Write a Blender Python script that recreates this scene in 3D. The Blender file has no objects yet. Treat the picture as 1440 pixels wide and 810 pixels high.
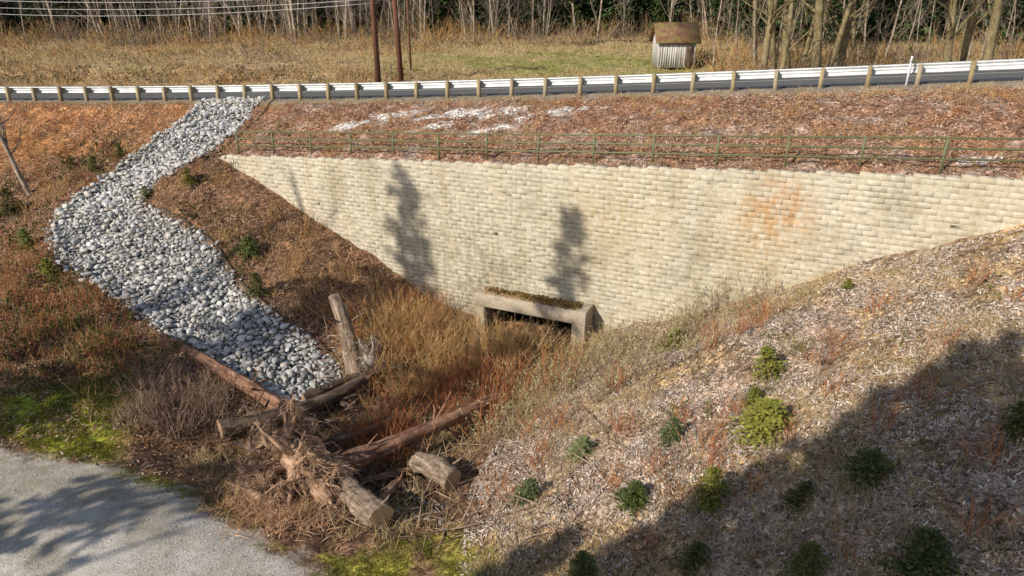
import bpy, math, random
import numpy as np
from mathutils import Vector, Matrix
rng=np.random.default_rng(7); random.seed(7)
sc=bpy.context.scene
PI=math.pi
PT=math.radians(23); CP,SP=math.cos(PT),math.sin(PT); CZ=14.5
# ---------------------------------------------------------------- survey helpers (world positions of things on the ground)
def ray(px,py):
    a=(px-720)/960; b=(405-py)/960
    return np.array([a,CP+SP*b,-SP+CP*b])
def gz(px,py,z):
    d=ray(px,py); t=(z-CZ)/d[2]; return np.array([0,0,CZ])+d*t
def gy(px,py,Y):
    d=ray(px,py); return np.array([0,0,CZ])+d*(Y/d[1])
def sm(a,b,x):
    t=np.clip((x-a)/(b-a),0,1); return t*t*(3-2*t)
def vnoise(x,y,seed=0):
    xi=np.floor(x).astype(np.int64); yi=np.floor(y).astype(np.int64)
    xf=x-xi; yf=y-yi; xf=xf*xf*(3-2*xf); yf=yf*yf*(3-2*yf)
    def h(i,j):
        n=(i*374761393+j*668265263+seed*144269504)&0xffffffff
        n=((n^(n>>13))*1274126177)&0xffffffff
        return ((n^(n>>16))&0xffff)/65535.
    return (h(xi,yi)*(1-xf)+h(xi+1,yi)*xf)*(1-yf)+(h(xi,yi+1)*(1-xf)+h(xi+1,yi+1)*xf)*yf
def fbm(x,y,f,o=4,seed=0):
    s=0;a=.5;t=0
    for i in range(o):
        s=s+a*vnoise(x*f,y*f,seed+i*17); t+=a; a*=.5; f*=2.03
    return s/t
# ---------------------------------------------------------------- road and wall lines
E=np.array([.9085,-.4179]); N=np.array([.4179,.9085]); O=np.array([0,28.5])
def us(x,y):
    return (x-O[0])*E[0]+(y-O[1])*E[1], (x-O[0])*N[0]+(y-O[1])*N[1]
def xy(u,s): return O[0]+u*E[0]+s*N[0], O[1]+u*E[1]+s*N[1]
def w3(u,s,z):
    x,y=xy(u,s); return (x,y,z)
def roadY(X):
    Xc=np.clip(X,-42,30)
    return 38.1-.37*Xc-.0036*Xc**2+(X-Xc)*(-.37-.0072*Xc)
def roadS(X):
    Xc=np.clip(X,-42,30); return -.37-.0072*Xc
def roadZ(X):
    Xc=np.clip(X,-42,24)
    return 9.6+.068*Xc+.0008*Xc**2+np.clip(X-24,0,60)*.03
def roadR(x,y):
    xf=x
    for _ in range(2):
        m=roadS(xf); xf=(x+m*(y-roadY(xf)+m*xf))/(1+m*m)
    m=roadS(xf)
    return (y-roadY(xf)-m*(x-xf))/np.sqrt(1+m*m), xf
def wallZ(X): return 8.02+.0745*X
ctrl=[(-15.2,35.5,6.85),(-12,34.0,5.3),(-8.5,32.4,3.6),(-5.5,31.,1.95),(-2.7,29.7,.75),(0,28.3,.75),(3,27.1,.9),(4.4,25.9,1.4),(5.4,26,1.8),(8.5,24.6,3.35),(12.2,22.9,5.6),(16.4,20.9,7.85),(20.5,19.1,9.5),
(1.2,26.3,.65),(-.5,23,.1),(-3,20.5,-.1),(-6,19.3,-.15),(-9,18.8,.0),(-11.5,19.8,.8),
(-10.6,15.7,1.35),(-5.2,13.2,1.3),(-16.3,18.1,1.6),(-16,12,1.5),(-25,15,1.8),(-5,8,1.5),(-12,5,1.6),(-30,22,2.2),
(-2.2,13.2,1.15),(-1.75,16.9,.5),(0,14,1.4),(-1,10,1.6),(-7,16.3,.7),
(5,14,3.6),(10,14,5.8),(13.2,15.8,6.75),(5,9,3.9),(9,9,5.6),(14,10,7.4),(16,16,7.9),(3,20.7,2.05),(8,20,4.4),(3.2,24,1.1),(6,23,2.6),(12,19.5,6.1),(2,17,2.0),
(20,12,9),(25,15,9.6),(30,5,9.6),(20,0,8),(10,0,5),(0,0,2.4),(-10,-10,2),(-30,-20,2),(30,-30,6),(0,-45,2),(-45,0,2),(50,0,9.6),
(-7.2,22.1,.45),(-13.5,28.4,2.6),(-21.6,32,4.5),(-10,25,1.5),(-10.3,28.9,2.75),(-5.6,26.7,.75),(-18.6,26,2.1),(-24,30.6,3.5),(-13.9,22.5,1.5),(-16.3,20.4,1.6),
(-17,34.1,6.0),(-20.4,35.7,6.0),(-30,40.7,6.4),(-26,40.7,6.6),(-15.2,39.5,8.0),(-19,39.5,7.7),(-34,32,3.6),(-45,40,5),(-45,20,2.5)]
for X in list(range(-60,-17,6))+[26,32,40,50]:
    m=float(roadS(X)); ctrl.append((X,float(roadY(X))-.6*math.sqrt(1+m*m),float(roadZ(X))))
CT=np.array(ctrl,float)
def tps(r2): return .5*r2*np.log(r2+1e-12)
NC=len(CT); K=tps((CT[:,None,0]-CT[None,:,0])**2+(CT[:,None,1]-CT[None,:,1])**2)+np.eye(NC)*.3
Pm=np.c_[np.ones(NC),CT[:,:2]]
WT=np.linalg.solve(np.block([[K,Pm],[Pm.T,np.zeros((3,3))]]),np.r_[CT[:,2],0,0,0])
def rbf(x,y):
    x=np.clip(x,-60,50); y=np.clip(y,-50,60); sh=x.shape; x=x.ravel(); y=y.ravel(); out=np.zeros(len(x))
    for i in range(0,len(x),40000):
        xx=x[i:i+40000]; yy=y[i:i+40000]
        k=tps((xx[:,None]-CT[None,:,0])**2+(yy[:,None]-CT[None,:,1])**2)
        out[i:i+40000]=k@WT[:NC]+WT[NC]+WT[NC+1]*xx+WT[NC+2]*yy
    return out.reshape(sh)
def H0(x,y,side=None):
    x=np.atleast_1d(np.asarray(x,float)); y=np.atleast_1d(np.asarray(y,float))
    u,s=us(x,y); r,xf=roadR(x,y); rz=roadZ(xf)
    if side is None: side=(s>.17)
    low=rbf(x,y)
    k=sm(-2.5,-.6,r); low=low*(1-k)+rz*k
    sp=np.maximum(s,0); q=np.maximum(-r-.6,0)
    t=sp/(sp+q+1e-6); up=(wallZ(x)-.12)*(1-t)+rz*t
    w=sm(-18.5,-15.2,x)*(1-sm(22,27,x))
    z=np.where(side,low*(1-w)+up*w,low)
    z=np.where(r>-.6,rz,z)
    fld=9.0+np.clip(y-50,-10,60)*.027+np.clip(y-110,0,300)*.02
    f=sm(7.4,15,r); z=np.where(r>7.4,rz*(1-f)+fld*f-.25*np.sin(PI*np.clip((r-7.4)/7,0,1)),z)
    return z
def hit(px,py,zoff=0,Hf=None):
    Hf=Hf or H0
    d=ray(px,py); o=np.array([0,0,CZ]); t0=6.;t1=160.
    for st in (.7,.06,.006):
        t=np.arange(t0,t1,st); p=o+d[None]*t[:,None]; z=Hf(p[:,0],p[:,1]); i=int(np.argmax(p[:,2]<z)); t0=max(t[i]-st,6.); t1=t[i]+st*1.01
    q=p[i].copy(); q[2]=z[i]+zoff; return q
def hitpoly(l): return np.array([hit(a,b)[:2] for a,b in l])
def sdpoly(x,y,poly):
    d=np.full(x.shape,1e9); ins=np.zeros(x.shape,bool); m=len(poly)
    for i in range(m):
        ax,ay=poly[i]; bx,by=poly[(i+1)%m]; ex,ey=bx-ax,by-ay
        t=np.clip(((x-ax)*ex+(y-ay)*ey)/(ex*ex+ey*ey+1e-9),0,1)
        d=np.minimum(d,np.hypot(x-ax-t*ex,y-ay-t*ey))
        c=((ay>y)!=(by>y))&(x<(bx-ax)*(y-ay)/(by-ay+1e-12)+ax); ins^=c
    return np.where(ins,-d,d)
RIP1=hitpoly([(300,141),(372,140),(330,185),(275,225),(222,258),(195,285),(120,320),(82,300),(130,262),(180,225),(235,185)])
RIP2=hitpoly([(70,322),(110,285),(165,262),(200,290),(255,318),(300,352),(330,400),(372,440),(430,478),(482,525),(478,555),(440,566),(400,564),(350,540),(290,500),(235,468),(190,430),(140,398),(85,365)])
g=[hit(a,b)[:2] for a,b in [(-60,600),(0,618),(70,648),(160,668),(250,690),(320,730),(385,772),(450,815)]]
GRAV=np.array(g+[np.array([-3.5,4.]),np.array([-4,-25.]),np.array([-18,-25.]),np.array([-24,2.]),np.array([-30,14.])])
MOSS1=hitpoly([(0,552),(60,540),(130,528),(190,522),(215,560),(180,600),(150,655),(70,640),(0,612)])
MOSS2=hitpoly([(150,655),(260,680),(330,712),(400,752),(500,775),(640,742),(700,770),(680,830),(430,830),(330,745),(160,680)])
STRM=hitpoly([(510,500),(600,440),(680,470),(850,480),(790,540),(720,600),(620,650),(600,740),(520,760),(330,680),(300,640),(380,600),(480,540)])
LOGZ=hitpoly([(290,600),(400,560),(500,520),(580,560),(600,610),(690,620),(690,700),(600,770),(480,770),(330,740)])
def H(x,y,side=None):
    z=H0(x,y,side); x=np.atleast_1d(np.asarray(x,float)); y=np.atleast_1d(np.asarray(y,float))
    r,_=roadR(x,y); rd=np.clip(1-sm(-1.6,-.5,r)+sm(7.6,10,r),0,1)
    d=np.minimum(sdpoly(x,y,RIP1),sdpoly(x,y,RIP2)); z=z-.28*(1-sm(-.7,.2,d))*rd
    gk=sm(-.3,.8,sdpoly(x,y,GRAV))
    amp=rd*(.15+.85*gk)
    return z+amp*((fbm(x,y,.55,3,5)-.5)*.5+(fbm(x,y,2.6,3,9)-.5)*.24)
# ---------------------------------------------------------------- mesh building
def mk(name,V,Fs,mats,smooth=False,parent=None,midx=None,link=True):
    V=np.asarray(V,np.float32); me=bpy.data.meshes.new(name)
    if not isinstance(Fs,list) or not hasattr(Fs[0][0],'__len__'): Fs=[Fs]
    Fs=[np.asarray(f,np.int32) for f in Fs if len(f)]
    me.vertices.add(len(V)); me.vertices.foreach_set('co',V.ravel())
    tot=np.concatenate([np.full(len(f),f.shape[1],np.int32) for f in Fs]); li=np.concatenate([f.ravel() for f in Fs])
    me.loops.add(len(li)); me.loops.foreach_set('vertex_index',li)
    me.polygons.add(len(tot)); st=np.r_[0,np.cumsum(tot)[:-1]].astype(np.int32)
    me.polygons.foreach_set('loop_start',st)
    try: me.polygons.foreach_set('loop_total',tot)
    except Exception: pass
    if smooth: me.polygons.foreach_set('use_smooth',np.ones(len(tot),bool))
    if not isinstance(mats,(list,tuple)): mats=[mats]
    for m in mats: me.materials.append(m)
    if midx is not None: me.polygons.foreach_set('material_index',np.asarray(midx,np.int32))
    me.update(calc_edges=True)
    if not link: return me
    ob=bpy.data.objects.new(name,me); sc.collection.objects.link(ob)
    if parent: ob.parent=parent
    return ob
def inst(name,me,loc,rot=(0,0,0),scale=1,parent=None):
    ob=bpy.data.objects.new(name,me); sc.collection.objects.link(ob)
    ob.location=loc; ob.rotation_euler=rot
    ob.scale=(scale,)*3 if not hasattr(scale,'__len__') else scale
    if parent: ob.parent=parent
    return ob
def empty(name,loc=(0,0,0)):
    ob=bpy.data.objects.new(name,None); ob.location=loc; sc.collection.objects.link(ob); ob.empty_display_size=.2; return ob
class Acc:
    def __init__(s): s.V=[];s.Q=[];s.T=[];s.n=0
    def add(s,V,Q=None,T=None):
        s.V.append(np.asarray(V,float))
        if Q is not None and len(Q): s.Q.append(np.asarray(Q)+s.n)
        if T is not None and len(T): s.T.append(np.asarray(T)+s.n)
        s.n+=len(V)
    def get(s):
        return np.concatenate(s.V),[np.concatenate(a) for a in (s.Q,s.T) if a]
    def make(s,name,mats,**k):
        V,F=s.get(); return mk(name,V,F,mats,**k)
BOXF=np.array([[0,3,2,1],[4,5,6,7],[0,1,5,4],[1,2,6,5],[2,3,7,6],[3,0,4,7]])
def box(x0,x1,y0,y1,z0,z1):
    return np.array([[x0,y0,z0],[x1,y0,z0],[x1,y1,z0],[x0,y1,z0],[x0,y0,z1],[x1,y0,z1],[x1,y1,z1],[x0,y1,z1]],float)
def tube(pts,rad,k=6,cap=True):
    pts=np.asarray(pts,float); n=len(pts); rad=np.broadcast_to(rad,(n,))
    V=[]
    ref=None
    for i in range(n):
        d=pts[min(i+1,n-1)]-pts[max(i-1,0)]; d=d/(np.linalg.norm(d)+1e-9)
        if ref is None:
            ref=np.array([0,0,1.]) if abs(d[2])<.9 else np.array([1.,0,0])
        a=np.cross(d,ref); a/=np.linalg.norm(a)+1e-9; b=np.cross(d,a); ref=np.cross(a,d)
        th=np.arange(k)*2*PI/k
        V.append(pts[i]+rad[i]*(np.cos(th)[:,None]*a+np.sin(th)[:,None]*b))
    V=np.concatenate(V); Q=[]
    for i in range(n-1):
        for j in range(k): Q.append([i*k+j,i*k+(j+1)%k,(i+1)*k+(j+1)%k,(i+1)*k+j])
    T=[]
    if cap:
        V=np.r_[V,[pts[0]],[pts[-1]]]; c0=n*k
        for j in range(k): T.append([c0,(j+1)%k,j]); T.append([c0+1,(n-1)*k+j,(n-1)*k+(j+1)%k])
    return V,np.array(Q),np.array(T) if T else None
def nrm(a): return a/(np.linalg.norm(a,axis=-1,keepdims=True)+1e-9)
def stems(base,dr,L,bend,r0,ns=4,k=3,tip=.15):
    M=len(base); t=np.linspace(0,1,ns+1)
    P=base[:,None]+dr[:,None]*(L[:,None]*t)[...,None]+bend[:,None]*(L[:,None]*t*t)[...,None]
    D=nrm(dr+bend*.8); a=nrm(np.cross(D,rng.normal(size=(M,3)))); b=np.cross(D,a)
    th=np.arange(k)*2*PI/k
    rr=r0[:,None]*(1-(1-tip)*t)
    V=P[:,:,None]+rr[:,:,None,None]*(np.cos(th)[None,None,:,None]*a[:,None,None]+np.sin(th)[None,None,:,None]*b[:,None,None])
    V=V.reshape(-1,3)
    q=[]
    for i in range(ns):
        for j in range(k): q.append([i*k+j,i*k+(j+1)%k,(i+1)*k+(j+1)%k,(i+1)*k+j])
    q=np.array(q); F=(q[None]+(np.arange(M)*(ns+1)*k)[:,None,None]).reshape(-1,4)
    return V,F
def stempt(base,dr,L,bend,t): return base+dr*(L*t)[:,None]+bend*(L*t*t)[:,None]
def cards(c,d,L,Wd,up=None):
    d=nrm(d); M=len(c); up=rng.normal(size=(M,3)) if up is None else up
    s=nrm(np.cross(d,up)); L=L[:,None]; Wd=Wd[:,None]
    V=np.stack([c-d*L*.5,c+s*Wd*.5,c+d*L*.5,c-s*Wd*.5],1).reshape(-1,3)
    return V,np.arange(M*4).reshape(-1,4)
# ---------------------------------------------------------------- materials
def newmat(name,rough=.9,spec=.25):
    m=bpy.data.materials.new(name); m.use_nodes=True; nt=m.node_tree; b=nt.nodes['Principled BSDF']
    b.inputs['Roughness'].default_value=rough; b.inputs['Specular IOR Level'].default_value=spec
    return m,nt,b
def ramp(nt,cols,fac,interp='LINEAR'):
    r=nt.nodes.new('ShaderNodeValToRGB'); cr=r.color_ramp; cr.interpolation=interp
    while len(cr.elements)<len(cols): cr.elements.new(.5)
    for i,c in enumerate(cols):
        if len(c)==2: p,c=c
        else: p=i/(len(cols)-1)
        cr.elements[i].position=p; cr.elements[i].color=(*c,1)
    nt.links.new(fac,r.inputs[0]); return r.outputs[0]
def noise(nt,scale,detail=4,rough=.6,vec=None,dist=0):
    t=nt.nodes.new('ShaderNodeTexNoise'); t.inputs['Scale'].default_value=scale; t.inputs['Detail'].default_value=detail; t.inputs['Roughness'].default_value=rough; t.inputs['Distortion'].default_value=dist
    if vec is None:
        g=nt.nodes.new('ShaderNodeTexCoord'); vec=g.outputs['Object']
    nt.links.new(vec,t.inputs['Vector']); return t.outputs['Fac']
def mix(nt,a,b,fac,mode='MIX'):
    m=nt.nodes.new('ShaderNodeMix'); m.data_type='RGBA'; m.blend_type=mode; m.clamp_factor=True
    for v,i in ((fac,0),(a,6),(b,7)):
        if hasattr(v,'is_linked'): nt.links.new(v,m.inputs[i])
        elif i==0: m.inputs[0].default_value=v
        else: m.inputs[i].default_value=(*v,1)
    return m.outputs[2]
def math_(nt,op,a,b=None,clamp=False):
    m=nt.nodes.new('ShaderNodeMath'); m.operation=op; m.use_clamp=clamp
    for v,i in ((a,0),(b,1)):
        if v is None: continue
        if isinstance(v,(int,float)): m.inputs[i].default_value=v
        else: nt.links.new(v,m.inputs[i])
    return m.outputs[0]
def bump(nt,b,h,strength=.5,dist=.02):
    n=nt.nodes.new('ShaderNodeBump'); n.inputs['Strength'].default_value=strength; n.inputs['Distance'].default_value=dist
    nt.links.new(h,n.inputs['Height']); nt.links.new(n.outputs[0],b.inputs['Normal'])
def island(name,cols,rough=.85,nscale=None,trans=0,objrand=False,spec=.2,bmp=None):
    m,nt,b=newmat(name,rough,spec)
    g=nt.nodes.new('ShaderNodeNewGeometry'); f=g.outputs['Random Per Island']
    if objrand:
        o=nt.nodes.new('ShaderNodeObjectInfo'); f=math_(nt,'ADD',math_(nt,'MULTIPLY',f,.65),math_(nt,'MULTIPLY',o.outputs['Random'],.35))
    c=ramp(nt,cols,f)
    if nscale:
        nz=noise(nt,nscale,3); c=mix(nt,c,ramp(nt,[(.45,.45,.45),(1.3,1.3,1.3)],nz),.8,'MULTIPLY')
        if bmp: bump(nt,b,nz,.6,bmp)
    nt.links.new(c,b.inputs['Base Color'])
    if trans:
        tr=nt.nodes.new('ShaderNodeBsdfTranslucent'); nt.links.new(c,tr.inputs[0]); ms=nt.nodes.new('ShaderNodeMixShader'); ms.inputs[0].default_value=trans
        nt.links.new(b.outputs[0],ms.inputs[1]); nt.links.new(tr.outputs[0],ms.inputs[2]); nt.links.new(ms.outputs[0],nt.nodes['Material Output'].inputs[0])
    return m
M_ter,nt,b=newmat('ground_mulch',.95,.1)
at=nt.nodes.new('ShaderNodeAttribute'); at.attribute_name='Col'
ag=nt.nodes.new('ShaderNodeAttribute'); ag.attribute_name='grav'
tc=nt.nodes.new('ShaderNodeTexCoord').outputs['Object']
vo=nt.nodes.new('ShaderNodeTexVoronoi'); vo.inputs['Scale'].default_value=11; vo.inputs['Randomness'].default_value=1
dn=nt.nodes.new('ShaderNodeTexNoise'); dn.inputs['Scale'].default_value=7; dn.inputs['Detail'].default_value=2; nt.links.new(tc,dn.inputs['Vector'])
va=nt.nodes.new('ShaderNodeVectorMath'); va.operation='MULTIPLY_ADD'; va.inputs[1].default_value=(.35,.35,.35); nt.links.new(dn.outputs['Color'],va.inputs[0]); nt.links.new(tc,va.inputs[2])
nt.links.new(va.outputs[0],vo.inputs['Vector'])
sepc=nt.nodes.new('ShaderNodeSeparateColor'); nt.links.new(vo.outputs['Color'],sepc.inputs[0])
chip=ramp(nt,[(0,(.3,.28,.27)),(.4,(.75,.73,.70)),(.8,(1.25,1.25,1.25)),(1,(2.0,1.95,1.9))],sepc.outputs[0])
n1=noise(nt,1.7,6,.75,tc); n2=noise(nt,22,3,.7,tc); n3=noise(nt,60,3,.8,tc); n4=noise(nt,.9,4,.7,tc)
gtex=mix(nt,ramp(nt,[(.3,(.72,.72,.72)),(.7,(1.22,1.22,1.22))],n3),ramp(nt,[(.35,(.76,.73,.67)),(.6,(1.08,1.08,1.08))],n4),1.,'MULTIPLY')
fine=mix(nt,chip,gtex,ag.outputs['Fac'])
c=mix(nt,at.outputs['Color'],fine,1.,'MULTIPLY')
c=mix(nt,c,ramp(nt,[(.3,(.38,.35,.32)),(.5,(.95,.95,.95)),(.7,(1.5,1.42,1.32))],n1),math_(nt,'SUBTRACT',1,math_(nt,'MULTIPLY',ag.outputs['Fac'],.75)),'MULTIPLY')
c=mix(nt,c,ramp(nt,[(.3,(.6,.6,.6)),(.7,(1.35,1.35,1.35))],n2),.7,'MULTIPLY')
nt.links.new(c,b.inputs['Base Color'])
bump(nt,b,math_(nt,'ADD',math_(nt,'MULTIPLY',n2,.6),math_(nt,'MULTIPLY',sepc.outputs[1],.5)),.8,.05)
M_asph,nt,b=newmat('asphalt',.95,.08)
nt.links.new(mix(nt,(.125,.12,.112),ramp(nt,[(.75,.75,.75),(1.4,1.4,1.4)],noise(nt,.8,4)),.9,'MULTIPLY'),b.inputs['Base Color'])
M_paint,nt,b=newmat('road_paint',.6); nt.links.new(ramp(nt,[(.5,.5,.48),(.8,.8,.78)],noise(nt,8,4)),b.inputs['Base Color'])
M_stone=island('riprap_stone',[(0,(.22,.22,.22)),(.2,(.42,.42,.41)),(.5,(.57,.56,.54)),(.7,(.58,.53,.45)),(.85,(.40,.39,.375)),(1,(.80,.78,.74))],.9,7,bmp=.015)
M_stoneB=island('field_stone',[(.14,.12,.10),(.28,.25,.22),(.42,.38,.33)],.85,7,bmp=.015)
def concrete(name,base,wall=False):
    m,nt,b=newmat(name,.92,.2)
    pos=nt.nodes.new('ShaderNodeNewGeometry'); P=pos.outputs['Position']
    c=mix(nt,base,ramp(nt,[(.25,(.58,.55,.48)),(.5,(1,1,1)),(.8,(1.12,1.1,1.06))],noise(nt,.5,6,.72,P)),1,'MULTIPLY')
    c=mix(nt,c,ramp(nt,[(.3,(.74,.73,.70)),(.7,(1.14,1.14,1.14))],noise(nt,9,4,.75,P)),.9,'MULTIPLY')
    if wall:
        c=mix(nt,c,ramp(nt,[(.94,.935,.92),(1.03,1.03,1.03)],pos.outputs['Random Per Island']),.8,'MULTIPLY')
        mp=nt.nodes.new('ShaderNodeMapping'); mp.inputs['Scale'].default_value=(1.3,1.3,.16); nt.links.new(P,mp.inputs[0])
        streak=noise(nt,1.2,5,.6,mp.outputs[0])
        c=mix(nt,c,(.42,.34,.20),math_(nt,'MULTIPLY',math_(nt,'SUBTRACT',streak,.5,True),2.6,True))
        mp2=nt.nodes.new('ShaderNodeMapping'); mp2.inputs['Scale'].default_value=(2.,2.,1.1); nt.links.new(P,mp2.inputs[0])
        shared=math_(nt,'SUBTRACT',noise(nt,1.9,6,.8,mp2.outputs[0]),.42,True)
        def blob(c,loc,rad,col,gain):
            d=nt.nodes.new('ShaderNodeVectorMath'); d.operation='DISTANCE'; nt.links.new(P,d.inputs[0]); d.inputs[1].default_value=loc
            f=math_(nt,'SUBTRACT',1,math_(nt,'DIVIDE',d.outputs['Value'],rad),True)
            f=math_(nt,'MULTIPLY',f,math_(nt,'MULTIPLY',shared,gain,True),True)
            return mix(nt,c,col,f)
        c=blob(c,(9.7,24.0,7.3),1.6,(.52,.24,.09),6)
        c=blob(c,(9.3,24.2,6.4),2.4,(.50,.32,.14),4.5)
        c=blob(c,(4.3,26.5,6.0),3.0,(.48,.36,.17),4)
        c=blob(c,(-1,29,2.2),6.5,(.18,.16,.11),4.2)
        c=blob(c,(-6,31.2,4.5),4.5,(.28,.26,.18),3.2)
        c=blob(c,(8,24.8,2.8),4.5,(.26,.23,.15),3.6)
        c=blob(c,(1.5,27.8,5.0),4.0,(.42,.36,.24),2.6)
    nt.links.new(c,b.inputs['Base Color']); bump(nt,b,noise(nt,24,4,.75,P),.8,.03)
    return m
M_wall=concrete('split_face_block',(.60,.545,.43),True)
M_conc=concrete('concrete',(.46,.39,.30))
M_concD=concrete('shade_dark_concrete',(.05,.04,.032))  # near-black base colour paints in the shade inside the culvert
M_galv,nt,b=newmat('galvanised_steel',.5,.5); b.inputs['Metallic'].default_value=.25
nt.links.new(ramp(nt,[(.3,(.42,.44,.45)),(.7,(.66,.68,.68))],noise(nt,2,5)),b.inputs['Base Color'])
M_post=island('weathered_timber',[(.28,.21,.11),(.42,.33,.19),(.36,.30,.20)],.85,6)
M_fence,nt,b=newmat('olive_painted_steel',.5,.4); nt.links.new(ramp(nt,[(.10,.12,.05),(.17,.18,.085)],noise(nt,5,4)),b.inputs['Base Color'])
M_pole,nt,b=newmat('pole_wood',.9); nt.links.new(ramp(nt,[(.09,.04,.025),(.22,.10,.06)],noise(nt,3,5)),b.inputs['Base Color'])
M_wire,nt,b=newmat('wire',.6); b.inputs['Base Color'].default_value=(.5,.5,.5,1)
def bark(name,cols,sc_=(6,6,1.0),amt=.04):
    m,nt,b=newmat(name,.95,.15); tc=nt.nodes.new('ShaderNodeTexCoord'); mp=nt.nodes.new('ShaderNodeMapping'); mp.inputs['Scale'].default_value=sc_; nt.links.new(tc.outputs['Object'],mp.inputs[0])
    n=noise(nt,1.6,5,.8,mp.outputs[0],.6); cc=ramp(nt,cols,n); cc=mix(nt,cc,ramp(nt,[(.35,(.4,.38,.35)),(.6,(1.25,1.25,1.25))],noise(nt,1.3,4,.75,tc.outputs['Object'])),.9,'MULTIPLY')
    nt.links.new(cc,b.inputs['Base Color'])
    if amt>.02: bump(nt,b,n,1.,amt)
    return m
M_bark=bark('log_bark',[(.3,(.08,.055,.04)),(.48,(.30,.22,.16)),(.65,(.58,.47,.36))],(5,5,.7),.08)
M_barkD=bark('dark_log_bark',[(.3,(.035,.025,.02)),(.52,(.15,.105,.075)),(.72,(.38,.30,.22))],(5,5,.7),.08)
M_barkR=bark('red_log_bark',[(.3,(.09,.045,.03)),(.5,(.32,.17,.11)),(.7,(.54,.37,.26))],(5,5,.7),.08)
M_root=bark('root_wood',[(.3,(.18,.10,.065)),(.5,(.48,.31,.20)),(.7,(.70,.52,.38))],(4,4,4))
M_cut,nt,b=newmat('sawn_log_end',.85)
tc=nt.nodes.new('ShaderNodeTexCoord'); mp=nt.nodes.new('ShaderNodeMapping'); mp.inputs['Scale'].default_value=(1,1,0); nt.links.new(tc.outputs['Object'],mp.inputs[0])
wv=nt.nodes.new('ShaderNodeTexWave'); wv.wave_type='RINGS'; wv.rings_direction='SPHERICAL'; wv.inputs['Scale'].default_value=9; wv.inputs['Distortion'].default_value=2.5; nt.links.new(mp.outputs[0],wv.inputs['Vector'])
nt.links.new(mix(nt,ramp(nt,[(.36,.22,.11),(.62,.44,.26)],wv.outputs['Fac']),ramp(nt,[(.4,.4,.4),(1.2,1.2,1.2)],noise(nt,5,5)),.7,'MULTIPLY'),b.inputs['Base Color'])
M_alder=bark('alder_bark',[(.3,(.16,.12,.09)),(.5,(.36,.29,.22)),(.75,(.56,.48,.39))],(2,2,2),.01)
M_mossb=bark('mossy_bark',[(.3,(.07,.06,.03)),(.5,(.24,.19,.11)),(.7,(.22,.21,.06)),(.85,(.5,.42,.33))],(1,1,.6),.03)
M_fir=island('fir_needles',[(.012,.03,.010),(.03,.065,.018),(.06,.10,.028),(.09,.12,.035)],.8,None,0,True)
M_firy=island('young_fir_needles',[(.04,.07,.02),(.11,.15,.04),(.21,.24,.06),(.14,.17,.06)],.8,None,.2,True)
M_firb=island('pale_fir_needles',[(.07,.10,.04),(.17,.21,.08),(.30,.32,.15)],.8,None,.2,True)
M_fird=island('dark_young_fir_needles',[(.03,.045,.015),(.08,.10,.03),(.15,.16,.045),(.11,.10,.03)],.8,None,.1,True)
M_cedar=island('cedar_leaves',[(.06,.08,.015),(.20,.21,.04),(.36,.34,.07),(.14,.15,.03)],.8,None,.25,True)
M_tw_tan=island('tan_twigs',[(.28,.15,.05),(.54,.32,.12),(.66,.46,.22),(.42,.21,.08)],.8)
M_tw_red=island('red_twigs',[(.26,.08,.03),(.52,.19,.075),(.58,.30,.14),(.36,.14,.07)],.8)
M_tw_gry=island('grey_twigs',[(.16,.10,.07),(.34,.23,.17),(.46,.35,.26)],.8)
M_leafp=island('pale_leaves',[(.42,.38,.17),(.60,.56,.33),(.36,.37,.13),(.72,.64,.42)],.7,None,.3)
M_leafr=island('russet_leaves',[(.22,.07,.03),(.42,.16,.06),(.30,.18,.06),(.14,.09,.03)],.8)
M_leafd=island('dark_leaves',[(.04,.06,.015),(.12,.15,.03),(.24,.23,.05),(.14,.09,.03)],.8)
M_straw=island('dry_grass',[(.36,.23,.10),(.56,.41,.20),(.66,.53,.31),(.42,.32,.14)],.85)
M_green=island('moss_grass',[(.15,.18,.02),(.28,.31,.03),(.42,.40,.06),(.3,.25,.09)],.85,None,.25)
M_chipP=island('pale_wood_chips',[(.13,.09,.07),(.40,.31,.24),(.56,.47,.39),(.76,.68,.58)],.9)
M_chipB=island('brown_bark_chips',[(.07,.035,.02),(.26,.14,.08),(.42,.25,.155),(.62,.48,.37)],.9)
M_peb=island('pebbles',[(.26,.24,.21),(.50,.46,.40),(.70,.65,.58)],.8)
# ---------------------------------------------------------------- terrain sheet
def grow(a,b,st,far,f=1.18):
    c=list(np.arange(a,b+1e-6,st)); d=st; x=c[-1]
    while x<far: d*=f; x+=d; c.append(x)
    d=st; x=c[0]; pre=[]
    while x>-far: d*=f; x-=d; pre.append(x)
    return np.array(pre[::-1]+c)
U=grow(-34,30,.17,420)
Sneg=[0]; d=.155
while Sneg[-1]>-27: Sneg.append(Sneg[-1]-d)
while Sneg[-1]>-400: d*=1.18; Sneg.append(Sneg[-1]-d)
Spos=[.35]; d=.2
while Spos[-1]<18: Spos.append(Spos[-1]+d)
while Spos[-1]<420: d=min(d*1.06,1.2) if Spos[-1]<75 else d*1.15; Spos.append(Spos[-1]+d)
Sv=np.array(Sneg[::-1]+Spos); i0=len(Sneg)-1
UU,SS=np.meshgrid(U,Sv); X,Y=xy(UU,SS); side=np.broadcast_to((np.arange(len(Sv))>i0)[:,None],X.shape)
xs=X.ravel(); ys=Y.ravel(); zs=H(xs,ys,side.ravel())
nU=len(U); nS=len(Sv)
idx=np.arange(nU*nS).reshape(nS,nU)
F=np.stack([idx[:-1,:-1],idx[:-1,1:],idx[1:,1:],idx[1:,:-1]],-1)
keep=np.ones(F.shape[:2],bool)
um=(U[:-1]+U[1:])/2; keep[i0,(um>-1.0)&(um<3.55)]=False
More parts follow.
